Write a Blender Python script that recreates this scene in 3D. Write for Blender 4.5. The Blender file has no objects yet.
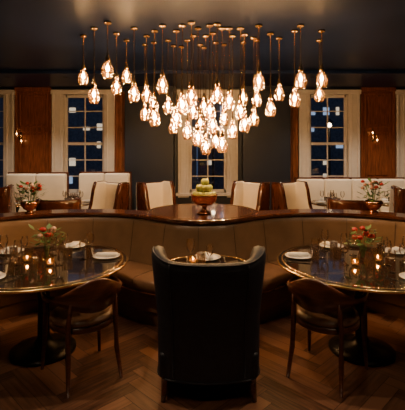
import bpy, math, random
from mathutils import Vector
random.seed(7)
S=bpy.context.scene
CEIL=3.08; WY=8.9
# ---------------------------------------------------------------- materials
def nm(name):
    m=bpy.data.materials.new(name); m.use_nodes=True
    return m, m.node_tree.nodes, m.node_tree.links, m.node_tree.nodes['Principled BSDF']
def mat(name,col,rough=.5,metal=0,noise=0,nscale=8,bump=0,bscale=60,coat=0,stretch=(1,1,1),spec=.5):
    m,n,l,b=nm(name)
    b.inputs['Base Color'].default_value=(*col,1); b.inputs['Roughness'].default_value=rough
    b.inputs['Metallic'].default_value=metal; b.inputs['Coat Weight'].default_value=coat
    b.inputs['Specular IOR Level'].default_value=spec
    tc=n.new('ShaderNodeTexCoord'); mp=n.new('ShaderNodeMapping'); mp.inputs['Scale'].default_value=stretch
    l.new(tc.outputs['Object'],mp.inputs['Vector'])
    if noise:
        t=n.new('ShaderNodeTexNoise'); t.inputs['Scale'].default_value=nscale; t.inputs['Detail'].default_value=5
        l.new(mp.outputs[0],t.inputs['Vector'])
        r=n.new('ShaderNodeValToRGB')
        r.color_ramp.elements[0].position=.3; r.color_ramp.elements[1].position=.7
        r.color_ramp.elements[0].color=(*[c*(1-noise) for c in col],1)
        r.color_ramp.elements[1].color=(*[min(1,c*(1+noise)) for c in col],1)
        l.new(t.outputs['Fac'],r.inputs['Fac']); l.new(r.outputs[0],b.inputs['Base Color'])
    if bump:
        t2=n.new('ShaderNodeTexNoise'); t2.inputs['Scale'].default_value=bscale
        l.new(mp.outputs[0],t2.inputs['Vector'])
        bp=n.new('ShaderNodeBump'); bp.inputs['Strength'].default_value=bump; bp.inputs['Distance'].default_value=.01
        l.new(t2.outputs['Fac'],bp.inputs['Height']); l.new(bp.outputs[0],b.inputs['Normal'])
    return m
def emat(name,col,s):
    m,n,l,b=nm(name); b.inputs['Base Color'].default_value=(0,0,0,1)
    b.inputs['Emission Color'].default_value=(*col,1); b.inputs['Emission Strength'].default_value=s
    return m
def glassmat(name,tint=(1,1,1),refl=.9,transl=0):
    m,n,l,b=nm(name); n.remove(b); o=n['Material Output']
    t=n.new('ShaderNodeBsdfTransparent'); t.inputs[0].default_value=(*tint,1)
    g=n.new('ShaderNodeBsdfGlossy'); g.inputs['Roughness'].default_value=.03
    lw=n.new('ShaderNodeLayerWeight'); lw.inputs['Blend'].default_value=.35
    mu=n.new('ShaderNodeMath'); mu.operation='MULTIPLY'; mu.inputs[1].default_value=refl; mu.use_clamp=True
    l.new(lw.outputs['Fresnel'],mu.inputs[0])
    mx=n.new('ShaderNodeMixShader'); l.new(mu.outputs[0],mx.inputs[0]); l.new(t.outputs[0],mx.inputs[1]); l.new(g.outputs[0],mx.inputs[2])
    if transl:
        tr=n.new('ShaderNodeBsdfTranslucent'); tr.inputs[0].default_value=(1,.50,.15,1)
        m2=n.new('ShaderNodeMixShader'); m2.inputs[0].default_value=transl
        l.new(mx.outputs[0],m2.inputs[1]); l.new(tr.outputs[0],m2.inputs[2]); l.new(m2.outputs[0],o.inputs[0])
    else: l.new(mx.outputs[0],o.inputs[0])
    return m
NAVY=mat('navy_paint',(.007,.013,.030),.5,noise=.15,nscale=2)
CEILM=mat('ceiling_paint',(.007,.015,.05),.4,noise=.2,nscale=1.2,bump=.08,bscale=3,spec=.16)
CREAMP=mat('cream_paint',(.68,.62,.56),.5,noise=.05)
MAHOG=mat('mahogany_panel',(.20,.06,.022),.38,noise=.45,nscale=6,stretch=(6,6,.7),coat=.3)
DWOOD=mat('dark_wood',(.08,.024,.010),.2,noise=.4,nscale=8,stretch=(1,5,1),coat=.6)
CHWOOD=mat('chair_walnut',(.095,.030,.014),.3,noise=.4,nscale=10,stretch=(1,1,5),coat=.3)
TABLEM=mat('table_lacquer',(.026,.019,.014),.08,noise=.5,nscale=5,stretch=(1,7,1),coat=1.0)
LEATH=mat('brown_leather',(.22,.132,.068),.32,noise=.15,nscale=5,bump=.15,bscale=140)
LEATH2=mat('seat_leather',(.17,.09,.047),.32,noise=.15,nscale=6,bump=.15,bscale=140)
BLACKV=mat('black_upholstery',(.009,.013,.024),.6,noise=.2,nscale=20,bump=.3,bscale=200)
CREAML=mat('cream_leather',(.80,.72,.60),.45,noise=.06,nscale=4,bump=.1,bscale=90)
BRASS=mat('brass',(.85,.56,.24),.25,metal=1)
COPPER=mat('copper',(.75,.33,.16),.25,metal=1)
SILVER=mat('silver',(.8,.77,.72),.2,metal=1)
CHINA=mat('china',(.8,.78,.74),.25,coat=.5)
LINEN=mat('linen',(.78,.75,.7),.8,bump=.3,bscale=80)
APPLE=mat('green_apple',(.52,.58,.18),.3,noise=.2,nscale=9,coat=.3)
LEAF=mat('leaf_green',(.07,.16,.04),.5,noise=.4,nscale=10)
RED=mat('red_petal',(.55,.02,.02),.5,noise=.3,nscale=20)
PINK=mat('pale_petal',(.75,.45,.35),.5)
BLACK=mat('black_metal',(.015,.014,.014),.35,metal=.6)
GLASS=glassmat('clear_glass',(.985,.985,.985),.85,.02)
SHADE=glassmat('amber_shade_glass',(1,.92,.78),.9,transl=.032)
PANE=glassmat('window_glass',(.92,.93,.95),1.8)
BULB=emat('bulb_glow',(1,.60,.28),520)
BULB2=emat('sconce_glow',(1,.55,.22),35)
CANDLE=emat('candle_flame',(1,.45,.12),200)
BLDG=mat('brick_facade',(.14,.16,.20),.8,noise=.3)
ASPH=mat('asphalt',(.03,.03,.033),.8,noise=.2)
LITW=emat('lit_window',(.95,.75,.5),1.2); LITB=emat('lit_window_blue',(.45,.62,.9),.9); STL=emat('street_light',(1,.7,.4),25)
# ---------------------------------------------------------------- mesh helpers
def empty(name,loc=(0,0,0),rz=0):
    e=bpy.data.objects.new(name,None); e.empty_display_size=.1; e.location=loc; e.rotation_euler=(0,0,rz)
    S.collection.objects.link(e); return e
def obj(name,parts,m,parent=None,loc=(0,0,0),rz=0,smooth=True,bevel=0,sub=0,angle=None):
    V=[];F=[]
    for v,f in parts:
        o=len(V); V+= [tuple(p) for p in v]; F+=[tuple(i+o for i in q) for q in f]
    me=bpy.data.meshes.new(name); me.from_pydata(V,[],F); me.update()
    ms=m if isinstance(m,list) else [m]
    for k in ms: me.materials.append(k)
    if smooth:
        for p in me.polygons: p.use_smooth=True
    ob=bpy.data.objects.new(name,me); S.collection.objects.link(ob)
    ob.location=loc; ob.rotation_euler=(0,0,rz)
    if parent: ob.parent=parent
    if bevel:
        b=ob.modifiers.new('bev','BEVEL'); b.width=bevel; b.segments=3; b.limit_method='ANGLE'
    if sub:
        s=ob.modifiers.new('sub','SUBSURF'); s.levels=sub; s.render_levels=sub
    return ob
def bx(cx,cy,cz,sx,sy,sz,rz=0):
    c,s=math.cos(rz),math.sin(rz); v=[]
    for a in(-.5,.5):
        for b in(-.5,.5):
            for d in(-.5,.5):
                x,y=a*sx,b*sy; v.append((cx+x*c-y*s,cy+x*s+y*c,cz+d*sz))
    return v,[(0,1,3,2),(4,6,7,5),(0,4,5,1),(2,3,7,6),(0,2,6,4),(1,5,7,3)]
def bb(x0,x1,y0,y1,z0,z1): return bx((x0+x1)/2,(y0+y1)/2,(z0+z1)/2,x1-x0,y1-y0,z1-z0)
def lathe(prof,c=(0,0,0),seg=24,sc=1):
    v=[];f=[];n=len(prof)
    for i in range(seg):
        a=2*math.pi*i/seg
        for r,z in prof: v.append((c[0]+r*sc*math.cos(a),c[1]+r*sc*math.sin(a),c[2]+z*sc))
    for i in range(seg):
        j=(i+1)%seg
        for k in range(n-1): f.append((i*n+k,j*n+k,j*n+k+1,i*n+k+1))
    return v,f
def ball(c,r,seg=10,rings=6,sz=1):
    return lathe([(max(1e-4,r*math.sin(math.pi*k/rings)),-r*sz*math.cos(math.pi*k/rings)) for k in range(rings+1)],c,seg)
def tube(pts,r,seg=8):
    v=[];f=[];n=len(pts); P=[Vector(p) for p in pts]
    rs=r if isinstance(r,(list,tuple)) else [r]*n
    for i,p in enumerate(P):
        t=(P[min(i+1,n-1)]-P[max(i-1,0)]).normalized()
        u=t.cross(Vector((0,0,1)))
        if u.length<.05: u=t.cross(Vector((1,0,0)))
        u.normalize(); w=t.cross(u)
        for k in range(seg):
            a=2*math.pi*k/seg; v.append(p+u*rs[i]*math.cos(a)+w*rs[i]*math.sin(a))
    for i in range(n-1):
        for k in range(seg):
            k2=(k+1)%seg; f.append((i*seg+k,i*seg+k2,(i+1)*seg+k2,(i+1)*seg+k))
    f.append(tuple(range(seg))); f.append(tuple((n-1)*seg+k for k in range(seg)))
    return v,f
def sweep(path,prof,closed=False):
    v=[];f=[];m=len(prof)
    for (p,nr) in path:
        for o,z in prof: v.append((p[0]+nr[0]*o,p[1]+nr[1]*o,z))
    for i in range(len(path)-1):
        for k in range(m if closed else m-1):
            k2=(k+1)%m; f.append((i*m+k,(i+1)*m+k,(i+1)*m+k2,i*m+k2))
    if closed: f.append(tuple(range(m))); f.append(tuple((len(path)-1)*m+k for k in range(m)))
    return v,f
# ---------------------------------------------------------------- room shell
RX=6.2; FY=-3.0
obj('ceiling',[bb(-RX,RX,FY,WY+.2,CEIL,CEIL+.15)],CEILM,smooth=False)
obj('wall_left',[bb(-RX-.15,-RX,FY,WY+.2,0,CEIL)],NAVY,smooth=False)
obj('wall_right',[bb(RX,RX+.15,FY,WY+.2,0,CEIL)],NAVY,smooth=False)
obj('wall_front',[bb(-RX,RX,FY-.15,FY,0,CEIL)],NAVY,smooth=False)
wins=[(-4.85,.9),(-2.63,.9),(.12,.84),(2.8,.86),(4.97,.9)]
Z0,Z1=.75,2.93
parts=[];x=-RX
for xc,w in wins:
    parts.append(bb(x,xc-w/2,WY,WY+.2,0,CEIL)); parts.append(bb(xc-w/2,xc+w/2,WY,WY+.2,0,Z0)); parts.append(bb(xc-w/2,xc+w/2,WY,WY+.2,Z1,CEIL)); x=xc+w/2
parts.append(bb(x,RX,WY,WY+.2,0,CEIL))
obj('wall_back',parts,NAVY,smooth=False)
for i,(xc,w) in enumerate(wins):
    e=empty('window_%d'%(i+1),(xc,WY,0)); h=w/2; T=.24
    fr=[bb(-h-T,-h,-.07,0,Z0-.1,Z1+.04),bb(h,h+T,-.07,0,Z0-.1,Z1+.04),bb(-h-T-.03,h+T+.03,-.09,0,Z1,Z1+.1),
        bb(-h-T-.04,h+T+.04,-.13,0,Z0-.06,Z0),bb(-h-T,-h-T+.05,-.1,0,Z0-.1,Z1+.04),bb(h+T-.05,h+T,-.1,0,Z0-.1,Z1+.04),
        bb(-h-.09,-h-.05,-.085,0,Z0,Z1),bb(h+.05,h+.09,-.085,0,Z0,Z1),
        bb(-h,-h+.015,0,.15,Z0,Z1),bb(h-.015,h,0,.15,Z0,Z1)]
    obj('casing',fr,CREAMP,e,smooth=False,bevel=.008)
    sa=[bb(-h+.015,-h+.06,.05,.09,Z0,Z1),bb(h-.06,h-.015,.05,.09,Z0,Z1),bb(-h,h,.05,.09,Z0,Z0+.07),bb(-h,h,.05,.09,Z1-.06,Z1),
        bb(-h,h,.04,.1,(Z0+Z1)/2-.03,(Z0+Z1)/2+.03),bb(-.012,.012,.06,.085,Z0,Z1)]
    for k in (1,2,4,5):
        z=Z0+(Z1-Z0)*k/6; sa.append(bb(-h,h,.06,.085,z-.01,z+.01))
    obj('sash_and_muntins',sa,CREAMP,e,smooth=False)
    obj('glass_pane',[bb(-h,h,.07,.075,Z0,Z1)],PANE,e,smooth=False)
for i,(a,b) in enumerate([(-1.68,-.62),(.87,1.9)]):
    obj('trim_%d'%(i+1),[bb(a,b,WY-.28,WY,0,CEIL),bb(a-.03,b+.03,WY-.31,WY,0,.2),bb(a-.03,b+.03,WY-.31,WY,CEIL-.12,CEIL)],NAVY,smooth=False,bevel=.01)
def panel(i,a,b):
    fr=[bb(a,b,WY-.05,WY,0,CEIL)]
    s=.09
    for z0,z1 in((.2,.95),(1.07,2.1),(2.2,2.95)):
        fr+=[bb(a+s,b-s,WY-.075,WY-.05,z0,z0+.03),bb(a+s,b-s,WY-.075,WY-.05,z1-.03,z1),bb(a+s,a+s+.03,WY-.075,WY-.05,z0,z1),bb(b-s-.03,b-s,WY-.075,WY-.05,z0,z1)]
        if b-a>.4: fr.append(bb(a+s+.07,b-s-.07,WY-.07,WY-.05,z0+.07,z1-.07))
    fr+=[bb(a,b,WY-.1,WY,0,.15),bb(a,b,WY-.1,WY,2.99,CEIL),bb(a,a+.04,WY-.08,WY,0,CEIL),bb(b-.04,b,WY-.08,WY,0,CEIL)]
    obj('trim_%d'%i,fr,MAHOG,smooth=False,bevel=.006)
panel(3,-4.14,-3.34); panel(4,-1.93,-1.70); panel(5,1.92,2.11); panel(6,3.5,4.26)
obj('trim_7',[bb(-RX,RX,6.9,7.15,CEIL-.06,CEIL)],CEILM,smooth=False,bevel=.01)
obj('baseboard_back',[bb(-RX,RX,WY-.03,WY,0,.14)],MAHOG,smooth=False)
# herringbone floor
def floor():
    W=.11;n=6;g=.002;V=[];F=[];cols=[]
    c=s=math.sqrt(.5)
    R=90
    for i in range(-R,R):
        for j in range(-R,R):
            t=(i-j)%(2*n)
            if t==0: x0,y0,x1,y1=i*W,j*W,(i+n)*W,(j+1)*W
            elif t==2*n-1: x0,y0,x1,y1=i*W,j*W,(i+1)*W,(j+n)*W
            else: continue
            x0+=g;y0+=g;x1-=g;y1-=g
            q=[((x*c-y*s),(x*s+y*c)+3) for x,y in((x0,y0),(x1,y0),(x1,y1),(x0,y1))]
            if all(abs(a)<RX+.6 and FY-.6<b<WY+.7 for a,b in q):
                o=len(V); V+=[(a,b,0) for a,b in q]; F.append((o,o+1,o+2,o+3)); cols.append((random.random(),0 if t==0 else 1))
    o=len(V); V+=[(-RX-.5,FY-.5,-.004),(RX+.5,FY-.5,-.004),(RX+.5,WY+.5,-.004),(-RX-.5,WY+.5,-.004)]; F.append((o,o+1,o+2,o+3)); cols.append((-.5,0))
    me=bpy.data.meshes.new('floor'); me.from_pydata(V,[],F)
    ca=me.color_attributes.new('plank','FLOAT_COLOR','CORNER'); k=0
    for p,(r,d) in zip(me.polygons,cols):
        for _ in p.loop_indices:
            ca.data[k].color=(max(0,r),d,0 if r>=0 else 1,1); k+=1
    ob=bpy.data.objects.new('floor',me); S.collection.objects.link(ob)
    m,n_,l,b=nm('herringbone_oak'); b.inputs['Roughness'].default_value=.34; b.inputs['Coat Weight'].default_value=.15
    at=n_.new('ShaderNodeAttribute'); at.attribute_name='plank'
    sp=n_.new('ShaderNodeSeparateColor'); l.new(at.outputs['Color'],sp.inputs[0])
    tc=n_.new('ShaderNodeTexCoord')
    outs=[]
    for rz in(-45,45):
        mp=n_.new('ShaderNodeMapping'); mp.inputs['Rotation'].default_value=(0,0,math.radians(rz))
        sc=n_.new('ShaderNodeVectorMath'); sc.operation='MULTIPLY'; sc.inputs[1].default_value=(2,22,1)
        l.new(tc.outputs['Object'],mp.inputs[0]); l.new(mp.outputs[0],sc.inputs[0])
        t=n_.new('ShaderNodeTexNoise'); t.inputs['Scale'].default_value=2; t.inputs['Detail'].default_value=6; l.new(sc.outputs[0],t.inputs['Vector']); outs.append(t)
    mx=n_.new('ShaderNodeMix'); l.new(sp.outputs[1],mx.inputs['Factor']); l.new(outs[0].outputs['Fac'],mx.inputs['A']); l.new(outs[1].outputs['Fac'],mx.inputs['B'])
    ad=n_.new('ShaderNodeMath'); ad.operation='MULTIPLY_ADD'; ad.inputs[1].default_value=.75
    l.new(sp.outputs[0],ad.inputs[0]); l.new(mx.outputs['Result'],ad.inputs[2])
    r=n_.new('ShaderNodeValToRGB'); r.color_ramp.elements[0].position=.4; r.color_ramp.elements[0].color=(.034,.014,.009,1)
    r.color_ramp.elements[1].position=1.0; r.color_ramp.elements[1].color=(.23,.108,.062,1)
    l.new(ad.outputs[0],r.inputs[0])
    dk=n_.new('ShaderNodeMix'); dk.data_type='RGBA'; l.new(sp.outputs[2],dk.inputs['Factor']); l.new(r.outputs[0],dk.inputs['A']); dk.inputs['B'].default_value=(.01,.004,.002,1)
    l.new(dk.outputs['Result'],b.inputs['Base Color'])
    me.materials.append(m)
floor()
# ---------------------------------------------------------------- serpentine banquette
TX,TY=1.35,3.45; R1=1.3; RF=.6
YC=TY+math.sqrt((R1+RF)**2-TX**2); a0=math.asin(TX/(R1+RF))
right=[]
for k in range(0,13):
    a=a0*k/12; n=(math.sin(a),-math.cos(a)); right.append(((RF*n[0],YC+RF*n[1]),n))
st=math.atan2(YC-TY,-TX); en=math.radians(-12)
for k in range(1,57):
    a=st+(en-st)*k/56; d=(math.cos(a),math.sin(a)); right.append(((TX+R1*d[0],TY+R1*d[1]),(-d[0],-d[1])))
path=[((-p[0],p[1]),(-n[0],n[1])) for p,n in reversed(right[1:])]+right
bq=empty('serpentine_banquette')
obj('back_cushion',[sweep(path,[(.0,.40),(.13,.42),(.125,.47),(.10,.6),(.075,.75),(.06,.85),(.045,.90),(.02,.925),(0,.925)],True)],LEATH,bq)
obj('seat_cushion',[sweep(path,[(.06,.33),(.49,.33),(.515,.35),(.52,.39),(.515,.43),(.49,.452),(.3,.462),(.12,.455),(.06,.45)],True)],LEATH2,bq)
obj('piping',[sweep(path,[(.512,.325),(.525,.328),(.525,.34),(.512,.343)],True)],DWOOD,bq)
obj('base',[sweep(path,[(.0,.0),(.44,.0),(.44,.12),(.46,.14),(.46,.33),(.0,.33)],True)],LEATH2,bq,smooth=False)
obj('rear_panel',[sweep(path,[(-.2,0),(.0,0),(.0,.925),(-.2,.925)],True)],DWOOD,bq,smooth=False)
obj('wood_cap_rail',[sweep(path,[(-.24,.928),(.045,.928),(.055,.935),(.055,.957),(.045,.965),(-.24,.965)],True)],DWOOD,bq,smooth=False)
se=[]
for i in range(4,len(path)-4,9):
    p,n=path[i]; se.append(tube([(p[0]+n[0]*o,p[1]+n[1]*o,z) for o,z in((.127,.47),(.102,.6),(.077,.75),(.062,.85),(.047,.90))],.002,5))
    se.append(tube([(p[0]+n[0]*o,p[1]+n[1]*o,z) for o,z in((.13,.456),(.3,.463),(.49,.453),(.519,.42),(.521,.36))],.003,5))
obj('stitching',se,BLACK,bq)
obj('round_ledge_top',[lathe([(0.001,.935),(.645,.935),(.66,.945),(.66,.967),(.645,.975),(.001,.975)],(0,YC,0),64)],DWOOD,bq,smooth=False)
obj('round_ledge_inlay',[lathe([(.59,.9755),(.59,.9775),(.602,.9775),(.602,.9755)],(0,YC,0),64)],BRASS,bq,smooth=False)
obj('ledge_drum',[lathe([(.5,0),(.5,.935)],(0,YC,0),48)],DWOOD,bq)
# ---------------------------------------------------------------- tableware
WINE=[(.001,0),(.034,0),(.034,.003),(.006,.008),(.004,.02),(.004,.085),(.012,.095),(.03,.115),(.038,.145),(.035,.18),(.029,.205)]
TUMB=[(.001,.0),(.03,0),(.034,.005),(.038,.09),(.0365,.09),(.032,.01),(.001,.01)]
PLATE=[(.001,.004),(.07,.004),(.08,.01),(.118,.018),(.12,.021),(.08,.014),(.001,.009)]
def setting(P,tx,ty,z,r,ang,full=True,sc=1.0):
    c,s=math.cos(ang),math.sin(ang); px,py=tx+c*r,ty+s*r
    P['china'].append(lathe(PLATE,(px,py,z),28,sc))
    v,f=bx(0,0,.014,.06,.18,.026); v=[(a*(1-b*2),b,cz) for a,b,cz in v]; q=ang+random.uniform(-.4,.4)+1.57
    P['linen'].append(([(px+a*math.cos(q)-b*math.sin(q),py+a*math.sin(q)+b*math.cos(q),z+.012*sc+cz) for a,b,cz in v],f))
    t=(-s,c)
    for sg,w in((-1,.012),(1,.018),(1.15,.012)):
        kx,ky=px+t[0]*.15*sg,py+t[1]*.15*sg
        P['silver'].append(bx(kx,ky,z+.004,.2,.008,.004,ang)); P['silver'].append(bx(kx-c*.08,ky-s*.08,z+.004,.06,w*1.2,.004,ang))
    if full:
        for k,(a,b) in enumerate(((.14,-.14),(.14,-.05))):
            gx,gy=px-c*a-t[0]*b,py-s*a-t[1]*b
            P['glass'].append(lathe(WINE if k==0 else TUMB,(gx,gy,z),16,1.0))
        P['glass'].append(lathe(WINE,(px-c*.2-t[0]*.02,py-s*.2-t[1]*.02,z),16,.85))
def flush(P,e,names=(('china','plates',CHINA),('linen','napkins',LINEN),('silver','cutlery',SILVER),('glass','glasses',GLASS))):
    for k,n,m in names:
        if P[k]: obj(n,P[k],m,e,smooth=(k!='silver'))
def newP(): return dict(china=[],linen=[],silver=[],glass=[])
def candle(e,x,y,z,n='votive'):
    obj(n+'_glass',[lathe([(.001,0),(.026,0),(.03,.02),(.03,.065),(.028,.065),(.027,.02),(.001,.012)],(x,y,z),18)],SHADE,e)
    obj(n+'_flame',[ball((x,y,z+.042),.007,8,6,1.8)],CANDLE,e)
    obj(n+'_wax',[lathe([(.001,.014),(.024,.014),(.024,.026),(.001,.026)],(x,y,z),14)],CHINA,e)
def flowers(name,loc,h=.2,r=.09,n=9,vase='copper',mats=(RED,PINK)):
    e=empty(name,loc)
    if vase=='bud': obj('vase',[lathe([(.001,0),(.03,0),(.042,.03),(.035,.07),(.018,.1),(.022,.115)],(0,0,0),20)],GLASS,e); z0=.1
    else: obj('bowl',[lathe([(.001,0),(.05,0),(.055,.01),(.03,.02),(.07,.05),(.1,.1),(.105,.13),(.098,.13),(.06,.05),(.001,.04)],(0,0,0),28)],COPPER,e); z0=.11
    st=[];pe=[];pe2=[];lf=[]
    for i in range(n):
        a=random.random()*6.28; q=r*math.sqrt(random.random()); hh=z0+(h-z0)*random.uniform(.55,1)
        x,y=q*math.cos(a),q*math.sin(a)
        st.append(tube([(x*.1,y*.1,z0*.3),(x*.5,y*.5,(z0+hh)/2),(x,y,hh)],.0025,5))
        tgt=pe if i%3 else pe2
        for k in range(6):
            b=k*1.047; tgt.append(ball((x+.012*math.cos(b),y+.012*math.sin(b),hh),.013,7,5,1.2))
        tgt.append(ball((x,y,hh+.008),.014,7,5))
    for i in range(n*8):
        a=random.random()*6.28; q=r*random.uniform(.2,1.35); zz=z0+(h-z0)*random.uniform(.1,.95)
        x,y=q*math.cos(a),q*math.sin(a); L=random.uniform(.04,.075); u=(math.cos(a),math.sin(a)); dz=random.uniform(-.4,.8)
        w=L*.3; lf.append(([(x,y,zz),(x+u[0]*L*.5-u[1]*w,y+u[1]*L*.5+u[0]*w,zz+dz*L*.5),(x+u[0]*L,y+u[1]*L,zz+dz*L),(x+u[0]*L*.5+u[1]*w,y+u[1]*L*.5-u[0]*w,zz+dz*L*.5)],[(0,1,2,3)]))
    obj('stems',st,LEAF,e); obj('petals',pe,mats[0],e); obj('pale_petals',pe2,mats[1],e); obj('leaves',lf,LEAF,e,smooth=False)
    return e
def table(loc,r=.7,h=.75,name='round_dining_table',top=TABLEM):
    e=empty(name,loc)
    obj('tabletop',[lathe([(.001,h-.035),(r-.03,h-.035),(r-.004,h-.022),(r-.004,h-.006),(r-.012,h),(.001,h)],(0,0,0),72)],top,e,smooth=False)
    obj('brass_edge_band',[lathe([(r-.006,h-.024),(r+.002,h-.022),(r+.002,h-.008),(r-.006,h-.006)],(0,0,0),72),lathe([(r-.045,h+.0004),(r-.045,h+.0012),(r-.033,h+.0012),(r-.033,h+.0004)],(0,0,0),72)],BRASS,e)
    obj('pedestal',[lathe([(.001,0),(r*.38,0),(r*.38,.02),(r*.26,.04),(.08,.07),(.05,.12),(.045,.4),(.06,.55),(.12,h-.06),(.2,h-.035)],(0,0,0),36)],BLACK,e)
    return e
for sx in(-1,1):
    e=table((sx*TX,TY-.05,0),.7)
    P=newP()
    for a in(35,100,165,-65 if sx>0 else -115,-15 if sx>0 else -165):
        aa=math.radians(a if sx>0 else (180-a if a in(35,100,165) else a))
        setting(P,0,0,.75,.52,aa,True)
    for a in range(0,360,60): P['glass'].append(lathe(WINE if a%120 else TUMB,(.2*math.cos(a*.01745+.5),.2*math.sin(a*.01745+.5),.75),16))
    flush(P,e)
    candle(e,-.1*sx,-.12,.75); candle(e,.14*sx,.0,.75)
    f=flowers('flower_vase',(sx*TX+.02,TY-.03,.752),.28,.09,8,'bud',(RED,PINK if sx<0 else RED))
e=table((.04,3.22,0),.43,name='round_dining_table')
P=newP(); setting(P,0,0,.75,.27,math.radians(90),True); setting(P,0,0,.75,.28,math.radians(-90),False); flush(P,e)
candle(e,-.12,.12,.75)
# ---------------------------------------------------------------- upholstered wing/tub chair
def tubchair(name,loc,rz,outer,inner,hw=.36,hd=.30,yf=.32,zmid=.955,zwing=1.0,zarm=.64,z0=.16,flare=.08,seatz=.47,th=.085,rc=.17,ywing=-.08,gold=None):
    e=empty(name,loc,rz)
    pl=[]
    for k in range(9): pl.append(((-hw,yf-(yf+hd-rc)*k/9),(1,0)))
    for k in range(8):
        a=math.pi+ (math.pi/2)*k/7; pl.append(((-hw+rc+rc*math.cos(a),-hd+rc+rc*math.sin(a)),(-math.cos(a),-math.sin(a))))
    for k in range(1,9):
        x=(-hw+rc)+(hw-rc)*k/8; pl.append(((x,-hd-.03*(1-(x/(hw-rc))**2)),(0,1)))
    pl=pl+[((-p[0],p[1]),(-n[0],n[1])) for p,n in reversed(pl[:-1])]
    V=[];F=[];nl=None
    for p,n in pl:
        x,y=p
        w=min(1,abs(x)/hw); zt=zmid+(zwing-zmid)*w**5
        if y>ywing:
            t=min(1,(y-ywing)/.16); t=t*t*(3-2*t); zt=zt+(zarm-zt)*t
        rows=[(0,z0),(0,z0+.02),(0,z0+.2),(0,z0+.4 if zt>.8 else z0+.3),(0,(zt+z0+.4)/2 if zt>.8 else zt-.1),(0,zt-.05),(.012,zt-.012),(th*.5,zt),(th-.012,zt-.012),(th,zt-.05),(th,max(seatz+.05,zt-.25)),(th,seatz-.02),(th,seatz-.1)]
        nl=len(rows)
        for o,z in rows:
            fl=1+flare*max(0,(z-z0-.35))/.6
            V.append(((x+n[0]*o)*fl,(y+n[1]*o)*(1+flare*.6*max(0,z-.5)),z))
    m=len(pl)
    for i in range(m-1):
        for k in range(nl-1): F.append((i*nl+k,i*nl+k+1,(i+1)*nl+k+1,(i+1)*nl+k))
    F.append(tuple(range(nl))); F.append(tuple(reversed([(m-1)*nl+k for k in range(nl)])))
    ob=obj('shell',[(V,F)],[outer,inner],e)
    cnt=0
    for i in range(m-1):
        for k in range(nl-1):
            if k>=8: ob.data.polygons[cnt].material_index=1
            cnt+=1
    pp=[V[i*nl+6] for i in range(m)]
    obj('top_piping',[tube(pp,.006,6)],outer,e)
    obj('bottom_piping',[tube([V[i*nl] for i in range(m)],.007,6)],outer,e)
    for j in (len(pl)//2-9,len(pl)//2+9):
        obj('back_seam',[tube([(V[j*nl+k][0],V[j*nl+k][1]-.001,V[j*nl+k][2]) for k in range(1,7)],.004,5)],outer,e)
    obj('seat_cushion',[bb(-hw+th-.005,hw-th+.005,-hd+th,yf+.02,seatz-.14,seatz)],inner,e,bevel=.035)
    obj('seat_frame',[bb(-hw+.02,hw-.02,-hd+.03,yf-.01,z0,seatz-.14)],outer,e,bevel=.02)
    lg=[]
    for a in(-1,1):
        for b,y in((-1,-hd+.06),(1,yf-.06)):
            lg.append(tube([(a*(hw-.06),y,z0+.03),(a*(hw-.055),y+b*.005,z0*.5),(a*(hw-.045),y+b*.02,0)],[.028,.024,.015],10))
    obj('legs',lg,DWOOD,e)
    return e
tubchair('upholstered_armchair',(.043,2.96,0),0,BLACKV,BLACKV,hw=.355,flare=.17,zmid=.945,zwing=1.02,rc=.15)
# ---------------------------------------------------------------- curved-back wooden dining chairs
def dchair(loc,rz):
    e=empty('dining_chair',loc,rz)
    path=[];N=40
    for k in range(N+1):
        a=math.radians(180+ -20+ (220)*k/N)
        path.append((a,abs(k/N-.5)*2))
    v=[];f=[]
    for a,t in path:
        nx,ny=math.cos(a),math.sin(a); R=.28
        q=min(1,t/.62); q=q*q*(3-2*q); top=.78-.12*q; bot=top-(.24-.195*q)
        rx,ry=nx*R*1.0,ny*R*.92
        for o,z in((.014,bot),(.018,(top+bot)/2),(.022,top-.01),(.012,top),(-.002,top),(-.012,top-.01),(-.014,(top+bot)/2),(-.012,bot)):
            v.append((rx+nx*o,ry+ny*o,z))
    m=8
    for i in range(N):
        for k in range(m): f.append((i*m+k,(i+1)*m+k,(i+1)*m+(k+1)%m,i*m+(k+1)%m))
    f.append(tuple(range(m))); f.append(tuple(N*m+k for k in range(m)))
    obj('curved_back',[(v,f)],CHWOOD,e)
    lg=[]
    for s in(-1,1):
        lg.append(tube([(s*.2,-.25,0),(s*.185,-.205,.22),(s*.18,-.19,.44),(s*.165,-.21,.62)],[.013,.019,.021,.017],10))
        lg.append(tube([(s*.235,.225,0),(s*.222,.205,.25),(s*.218,.19,.44),(s*.26,.1,.64)],[.012,.018,.02,.014],10))
    obj('legs',lg,CHWOOD,e)
    obj('seat_rail',[lathe([(.001,.385),(.225,.385),(.24,.395),(.24,.43),(.001,.43)],(0,0,0),40)],CHWOOD,e)
    obj('seat_pad',[lathe([(.001,.43),(.225,.43),(.24,.445),(.235,.465),(.2,.482),(.001,.49)],(0,-0.0,0),40)],LEATH2,e)
    return e
dchair((-.92,3.07,0),math.radians(38)); dchair((.95,3.07,0),math.radians(-38))
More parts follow.
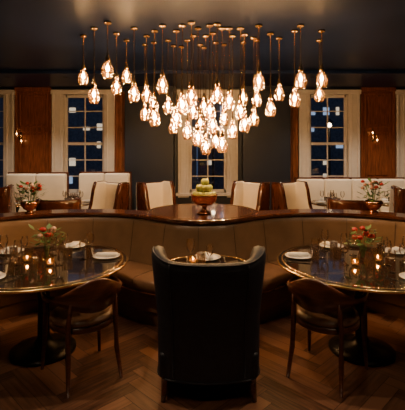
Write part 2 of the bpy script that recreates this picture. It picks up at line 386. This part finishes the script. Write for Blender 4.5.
# ---------------------------------------------------------------- chandelier
PEND=[(-1.43,4.8,2.59),(-1.22,4.5,2.33),(-1.02,4.3,2.58),(-1.01,4.7,2.46),(-.95,5.0,2.64),(-.77,4.5,2.35),(-.67,4.8,2.38),(-.75,5.2,2.19),(-.55,4.6,2.08),(-.44,4.4,2.43),(-.43,5.0,2.26),(-.30,4.6,2.07),(-.28,5.3,2.36),(-.12,4.3,2.29),(-.19,5.0,1.94),(-.11,4.8,2.18),(-.05,4.5,1.85),(-.03,5.2,2.06),(.04,4.8,1.75),(.08,4.4,2.14),(.12,4.7,2.0),(.17,5.1,1.83),(.22,4.5,1.78),(.28,5.2,2.12),(.3,4.5,2.26),(.36,4.8,1.94),(.43,4.5,2.15),(.52,5.1,2.38),(.63,4.9,2.10),(.62,4.4,2.47),(.68,5.0,2.35),(.8,4.7,2.2),(.94,4.9,2.41),(1.06,4.6,2.3),(1.08,4.4,2.49),(1.37,4.6,2.53),(1.46,5.0,2.41),(-.38,5.25,2.02),(.5,4.75,2.02),(-.62,5.1,2.28),(.02,5.35,2.3),(.16,4.35,2.32),(-.22,4.4,2.2)]
SH=[(.02,.085),(.026,.07),(.046,.03),(.062,-.015),(.065,-.048),(.056,-.085),(.043,-.11),(.041,-.11),(.054,-.085),(.062,-.048)]
def pendparts(L,x,y,z,ztop=None,sc=1):
    L['shade'].append(lathe(SH,(x,y,z),20,sc))
    L['brass'].append(lathe([(.001,.16),(.012,.16),(.014,.13),(.024,.115),(.026,.07),(.02,.065),(.012,.04),(.001,.04)],(x,y,z),14,sc))
    L['bulb'].append(ball((x,y,z-.005*sc),.016*sc,10,8,2.0))
    if ztop:
        L['brass'].append(tube([(x,y,z+.14),(x,y,ztop)],.006,6))
        L['brass'].append(lathe([(.001,-.025),(.035,-.025),(.04,-.02),(.04,0),(.001,0)],(x,y,ztop),16))
L=dict(shade=[],brass=[],bulb=[])
for x,y,z in PEND: pendparts(L,x,y,z,CEIL)
e=empty('pendant_chandelier')
obj('glass_shades',L['shade'],SHADE,e); obj('brass_rods_and_caps',L['brass'],BRASS,e); obj('bulbs',L['bulb'],BULB,e)
def sconce(x,z,y=WY-.08):
    e=empty('wall_sconce',(x,y,z)); L=dict(shade=[],brass=[],bulb=[])
    L['brass'].append(bb(-.03,.03,-.02,0.0,-.1,.12))
    for s,dz in((-.05,.09),(.05,-.07)):
        L['brass'].append(tube([(0,-.02,dz+.07),(s*.6,-.07,dz+.11),(s,-.1,dz+.07)],.005,6)); pendparts(L,s,-.1,dz,None,.55)
    obj('glass_shades',L['shade'],SHADE,e); obj('brass_arm',L['brass'],BRASS,e); obj('bulbs',L['bulb'],BULB2,e)
sconce(-4.0,1.97); sconce(3.76,1.99)
# ---------------------------------------------------------------- fruit bowl on ledge
e=empty('fruit_bowl',(.02,YC-.22,.978))
obj('pedestal_bowl',[lathe([(.001,0),(.085,0),(.09,.008),(.05,.02),(.025,.05),(.03,.08),(.09,.1),(.135,.15),(.15,.2),(.152,.215),(.144,.215),(.125,.155),(.08,.115),(.001,.105)],(0,0,0),40)],COPPER,e)
ap=[];stp=[]
AP=[(.09*math.cos(a),.09*math.sin(a),.21) for a in [k*1.047 for k in range(6)]]+[(0,0,.19)]+[(.055*math.cos(a),.055*math.sin(a),.285) for a in (0.4,2.0,3.6,5.1)]+[(0.01,0,.355)]
A=[(.001,.028),(.012,.034),(.028,.036),(.041,.018),(.043,-.003),(.035,-.025),(.02,-.038),(.008,-.036),(.001,-.032)]
for p in AP: ap.append(lathe(A,p,16,1.1)); stp.append(tube([(p[0],p[1],p[2]+.028),(p[0]+.006,p[1],p[2]+.052)],.002,5))
obj('apples',ap,APPLE,e); obj('apple_stems',stp,DWOOD,e)
flowers('flower_planter',(-2.02,4.68,.966),.34,.13,14,'copper')
flowers('flower_planter',(2.02,4.72,.966),.36,.13,12,'copper',(PINK,RED))
# ---------------------------------------------------------------- far furniture
def banquette(x0,x1,y,h=1.2):
    e=empty('cream_banquette',(0,y,0))
    n=max(2,round((x1-x0)/.6)); w=(x1-x0)/n
    for i in range(n):
        obj('back_cushion',[bb(x0+i*w+.004,x0+(i+1)*w-.004,.0,.16,.44,h)],CREAML,e,bevel=.04)
        obj('seat_cushion',[bb(x0+i*w+.004,x0+(i+1)*w-.004,-.5,.02,.32,.46)],CREAML,e,bevel=.04)
    obj('base',[bb(x0,x1,-.45,.14,0,.32)],DWOOD,e,smooth=False)
    obj('top_rail',[bb(x0-.02,x1+.02,.14,.2,0,h+.03)],DWOOD,e,smooth=False,bevel=.008)
banquette(-3.95,-2.75,8.0,1.22); banquette(-2.55,-1.5,8.2,1.22); banquette(1.95,4.2,8.2,1.1)
def cream(loc,rz): return tubchair('cream_armchair',loc,rz,DWOOD,CREAML,hw=.31,hd=.3,yf=.3,zmid=1.13,zwing=1.16,zarm=.66,z0=.14,flare=.03,th=.09,rc=.12,ywing=-.02)
R=math.radians
cream((-.75,6.85,0),R(-140)); cream((.77,6.85,0),R(140))
cream((-1.62,6.75,0),R(150)); cream((-3.3,6.3,0),R(10)); cream((1.55,6.75,0),R(-150)); cream((3.2,6.1,0),R(-10))
for x,y,r in((0.02,6.3,.36),(-2.35,7.25,.4),(2.35,7.25,.4),(-3.4,7.2,.4),(3.5,7.2,.4)):
    e=table((x,y,0),r); P=newP()
    for a in(0,90,180,270): setting(P,0,0,.75,r*.62,R(a+20),True,.7)
    flush(P,e); candle(e,.05,-.05,.75)
for x,s in((-2.1,1),(2.15,-1)):
    tubchair('leather_armchair',(x,5.85,0),R(s*20),DWOOD,LEATH2,hw=.3,hd=.28,yf=.28,zmid=1.0,zwing=1.02,zarm=.66,flare=.05)
# ---------------------------------------------------------------- outside
obj('street_ground',[bb(-30,30,WY+.3,40,-1.2,-1.1)],ASPH,smooth=False)
bl=[];lw=[];lb=[]
x=-22
while x<22:
    w=random.uniform(3,5); h=random.uniform(5,9); y=20+random.uniform(-1,2)
    bl.append(bb(x,x+w-.1,y,y+4,-1.1,h))
    bl.append(bb(x-.05,x+w-.05,y-.15,y,h-.5,h))
    k=x+.5
    while k<x+w-.9:
        z=0
        while z<h-1.5:
            if random.random()<.6: (lw if random.random()<.5 else lb).append(bb(k,k+random.uniform(.15,.4),y-.03,y,z,z+random.uniform(.15,.5)))
            z+=.9
        k+=.7
    x+=w
e=empty('city_buildings'); obj('facades',bl,BLDG,e,smooth=False); obj('lit_windows',lw,LITW,e,smooth=False); obj('blue_windows',lb,LITB,e,smooth=False)
for x,y in((-5.2,14),(-3.9,17),(.4,15),(4.6,14.5),(6.2,17),(9,15),(-9,15)):
    e=empty('street_lamp',(x,y,-1.1)); obj('post',[tube([(0,0,0),(0,0,3.6)],[.07,.04],8),lathe([(.001,3.95),(.14,3.85),(.16,3.8),(.001,3.8)],(0,0,0),12)],BLACK,e); obj('globe',[ball((0,0,3.7),.08)],STL,e)
# ---------------------------------------------------------------- added fill spots
def down(x,y,p,ang=80,col=(1,.70,.44),nm_='recessed_downlight'):  # added ceiling spot with invented trim, brightens the room beyond the chandelier
    e=empty(nm_,(x,y,CEIL))
    obj('trim_ring',[lathe([(.035,-.002),(.05,-.006),(.055,-.001),(.055,0)],(0,0,0),20)],BLACK,e)
    l=bpy.data.lights.new('downlight','SPOT'); l.energy=p; l.spot_size=R(ang); l.spot_blend=.8; l.color=col; l.shadow_soft_size=.05
    o=bpy.data.objects.new('downlight_lamp',l); S.collection.objects.link(o); o.parent=e; o.location=(0,0,-.02)
for x in(-3.7,-2.6,-1.5,2.1,3.2,4.2): down(x,7.6,100,110,(1,.76,.54))  # added wash over far banquettes and window casings
down(.12,7.3,60,100,(1,.76,.54))
for x in(-1.5,1.5): down(x,3.0,115,105); down(x*1.7,3.4,65,100)  # added fill over side tables and booth leather
down(0,2.9,60,80)
for x in(-1.3,1.3): down(x,1.2,42,100)  # added front fill for booth and foreground floor
w=bpy.data.worlds.new('night'); S.world=w; w.use_nodes=True
w.node_tree.nodes['Background'].inputs[0].default_value=(.03,.045,.08,1); w.node_tree.nodes['Background'].inputs[1].default_value=1.8
# ---------------------------------------------------------------- camera
c=bpy.data.cameras.new('camera'); c.sensor_width=36; c.lens=400*36/410; c.shift_y=-55/410
co=bpy.data.objects.new('camera',c); co.location=(0,0,1.7); co.rotation_euler=(R(90),0,0); S.collection.objects.link(co); S.camera=co
